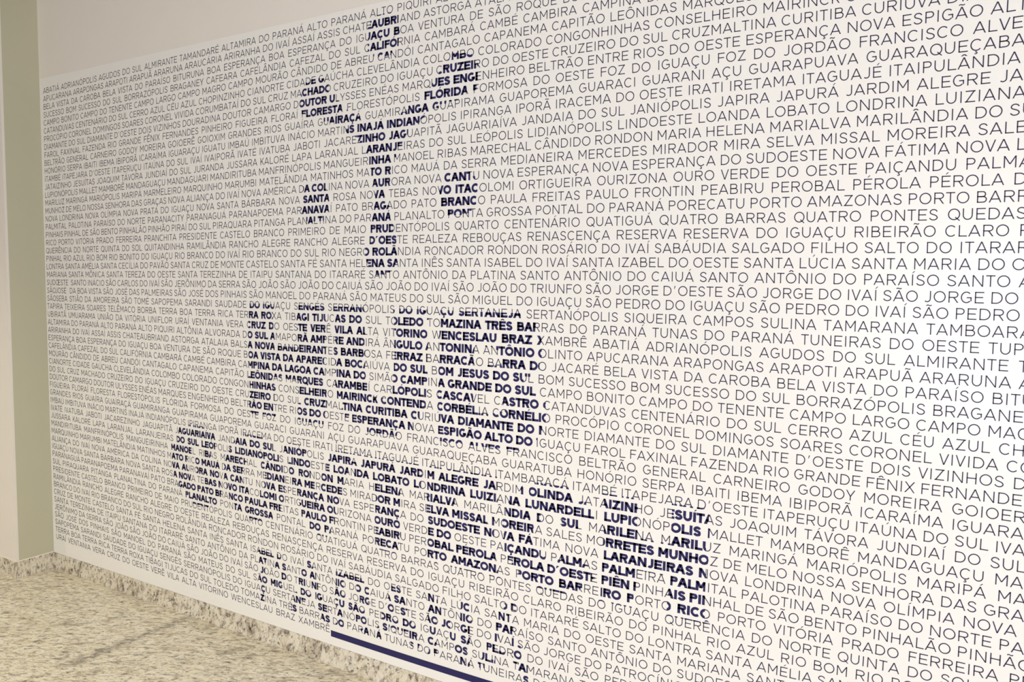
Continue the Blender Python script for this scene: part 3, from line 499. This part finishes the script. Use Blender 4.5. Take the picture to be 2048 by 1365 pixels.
def clip(poly, x0, x1, y0, y1):
    for ax, val, sg in ((0, x0, 1), (0, x1, -1), (1, y0, 1), (1, y1, -1)):
        if not poly: return poly
        out = []
        for i in range(len(poly)):
            a = poly[i-1]; b = poly[i]
            da = (a[ax]-val)*sg; db = (b[ax]-val)*sg
            if (da >= 0) != (db >= 0):
                t = da/(da-db); out.append((a[0]+(b[0]-a[0])*t, a[1]+(b[1]-a[1])*t))
            if db >= 0: out.append(b)
        poly = out
    return poly

def cells(rects):
    """columns of the line: list of (x0, x1, heavy y intervals, light y intervals)"""
    xs_ = sorted({-10.0, 130.0} | {r[0] for r in rects} | {r[1] for r in rects})
    out = []
    for a, b in zip(xs_[:-1], xs_[1:]):
        if b-a < 1e-4: continue
        mid = (a+b)/2
        iv = sorted([r[2], r[3]] for r in rects if r[0] <= mid <= r[1])
        mg = []
        for lo, hi in iv:
            if mg and lo <= mg[-1][1]: mg[-1][1] = max(hi, mg[-1][1])
            else: mg.append([lo, hi])
        lt = []; c = -2.0
        for lo, hi in mg:
            if lo > c: lt.append([c, lo])
            c = hi
        lt.append([c, 3.0])
        out.append((a, b, mg, lt))
    return out

class Flat:
    def __init__(self): self.v = []; self.f = []
    def add(self, poly, v0, y):
        b = len(self.v)
        for (u, h) in poly:
            x, z = lay(u, v0+h); self.v.append((x, y, z))
        self.f.append(tuple(range(b, b+len(poly))))
    def build(self, name, mat, parent):
        me = bpy.data.meshes.new(name); me.from_pydata(self.v, [], self.f); me.update()
        return link(name, me, mat, parent)

mural = bpy.data.objects.new('wall_lettering', None)
COL.objects.link(mural)
mural['label'] = 'white wall graphic covered with rows of thin capital place names, some in heavy navy'
mural['category'] = 'wall graphic'
# sheet of vinyl on the wall
def sheet():
    U0, U1 = 0.30*S, 113.0*S
    z0, z1 = ZS+0.0005, (0.42-0.15+VF)*S
    me = bpy.data.meshes.new('backing_sheet')
    bm = bmesh.new()
    bmesh.ops.create_cube(bm, size=1)
    for v in bm.verts:
        v.co = Vector(((U0+U1)/2+v.co.x*(U1-U0), -0.0006+v.co.y*0.0012, (z0+z1)/2+v.co.z*(z1-z0)))
    bm.to_mesh(me); bm.free()
    return link('backing_sheet', me, M_VINYL, mural)
sheet()
Y1, Y2 = -0.0016, -0.0017
def finish(row, FL, FH):
    for F, nm, mt in ((FL, 'word', M_LIGHT), (FH, 'heavy_letters', M_BOLD)):
        if not F.f: continue
        dx, dy, dz = row.location
        spans = sorted((min(F.v[i][0] for i in f), max(F.v[i][0] for i in f), f) for f in F.f)
        groups = []; right = -99
        for x0, x1, f in spans:          # runs that lie clearly apart are separate pieces
            if not groups or x0 - right > 0.009: groups.append([])
            groups[-1].append(f); right = max(right, x1)
        for g in groups:
            G = Flat()
            for f in g:
                b = len(G.v)
                G.v += [(F.v[i][0]-dx, F.v[i][1]-dy, F.v[i][2]-dz) for i in f]
                G.f.append(tuple(range(b, b+len(f))))
            G.build(nm, mt, row)
NUDGE = {25: (4, 8, -.30), 26: (4, 8, -.42), 27: (4, 8, -.42)}   # small misaligned patch near the left edge
for li, text in enumerate(TEXT):
    ln = li+1
    u = 0.0
    heavy_rects = HEAVY.get(ln, [])
    cl = cells(heavy_rects) if heavy_rects else None
    FL, FH = Flat(), Flat()
    v0 = -float(ln)
    row = bpy.data.objects.new('text_line', None)
    COL.objects.link(row); row.parent = mural
    row.location = (0, Y1, lay(0, v0)[1])
    for k, ch in enumerate(text):
        if ch == ' ':
            finish(row, FL, FH); FL, FH = Flat(), Flat()
            u += SPACE[li]; continue
        b0 = '’' if ch == '’' else unicodedata.normalize('NFD', ch)[0]
        adv = ADV[b0]
        uu = u
        if ln in NUDGE and NUDGE[ln][0] <= k < NUDGE[ln][1]: uu += NUDGE[ln][2]
        g0, g1 = uu-.12, uu+adv+.12
        hit = [c for c in cl if c[1] > g0 and c[0] < g1] if cl else []
        if not any(c[2] for c in hit):
            for poly in glyph(ch, False): FL.add([(x+uu, y) for x, y in poly], v0, Y1)
        else:
            for heavy, F, yy in ((False, FL, Y1), (True, FH, Y2)):
                for poly in glyph(ch, heavy):
                    pp = [(x+uu, y) for x, y in poly]
                    for (a, b, hv, lt) in hit:
                        for lo, hi in (hv if heavy else lt):
                            c = clip(pp, a, b, lo, hi)
                            if len(c) >= 3: F.add(c, v0, yy)
        u += adv
    finish(row, FL, FH)
# navy bar under the text
bar = Flat()
nb = 60
for i in range(nb):
    a = 49.35+(111.0-49.35)*i/nb; b = 49.35+(111.0-49.35)*(i+1)/nb
    bar.add([(a, -.33), (b, -.33), (b, .30), (a, .30)], -58.0, Y2)
ob = bar.build('navy_bar', M_BOLD, mural)
ob['label'] = 'long solid navy bar after the last word'
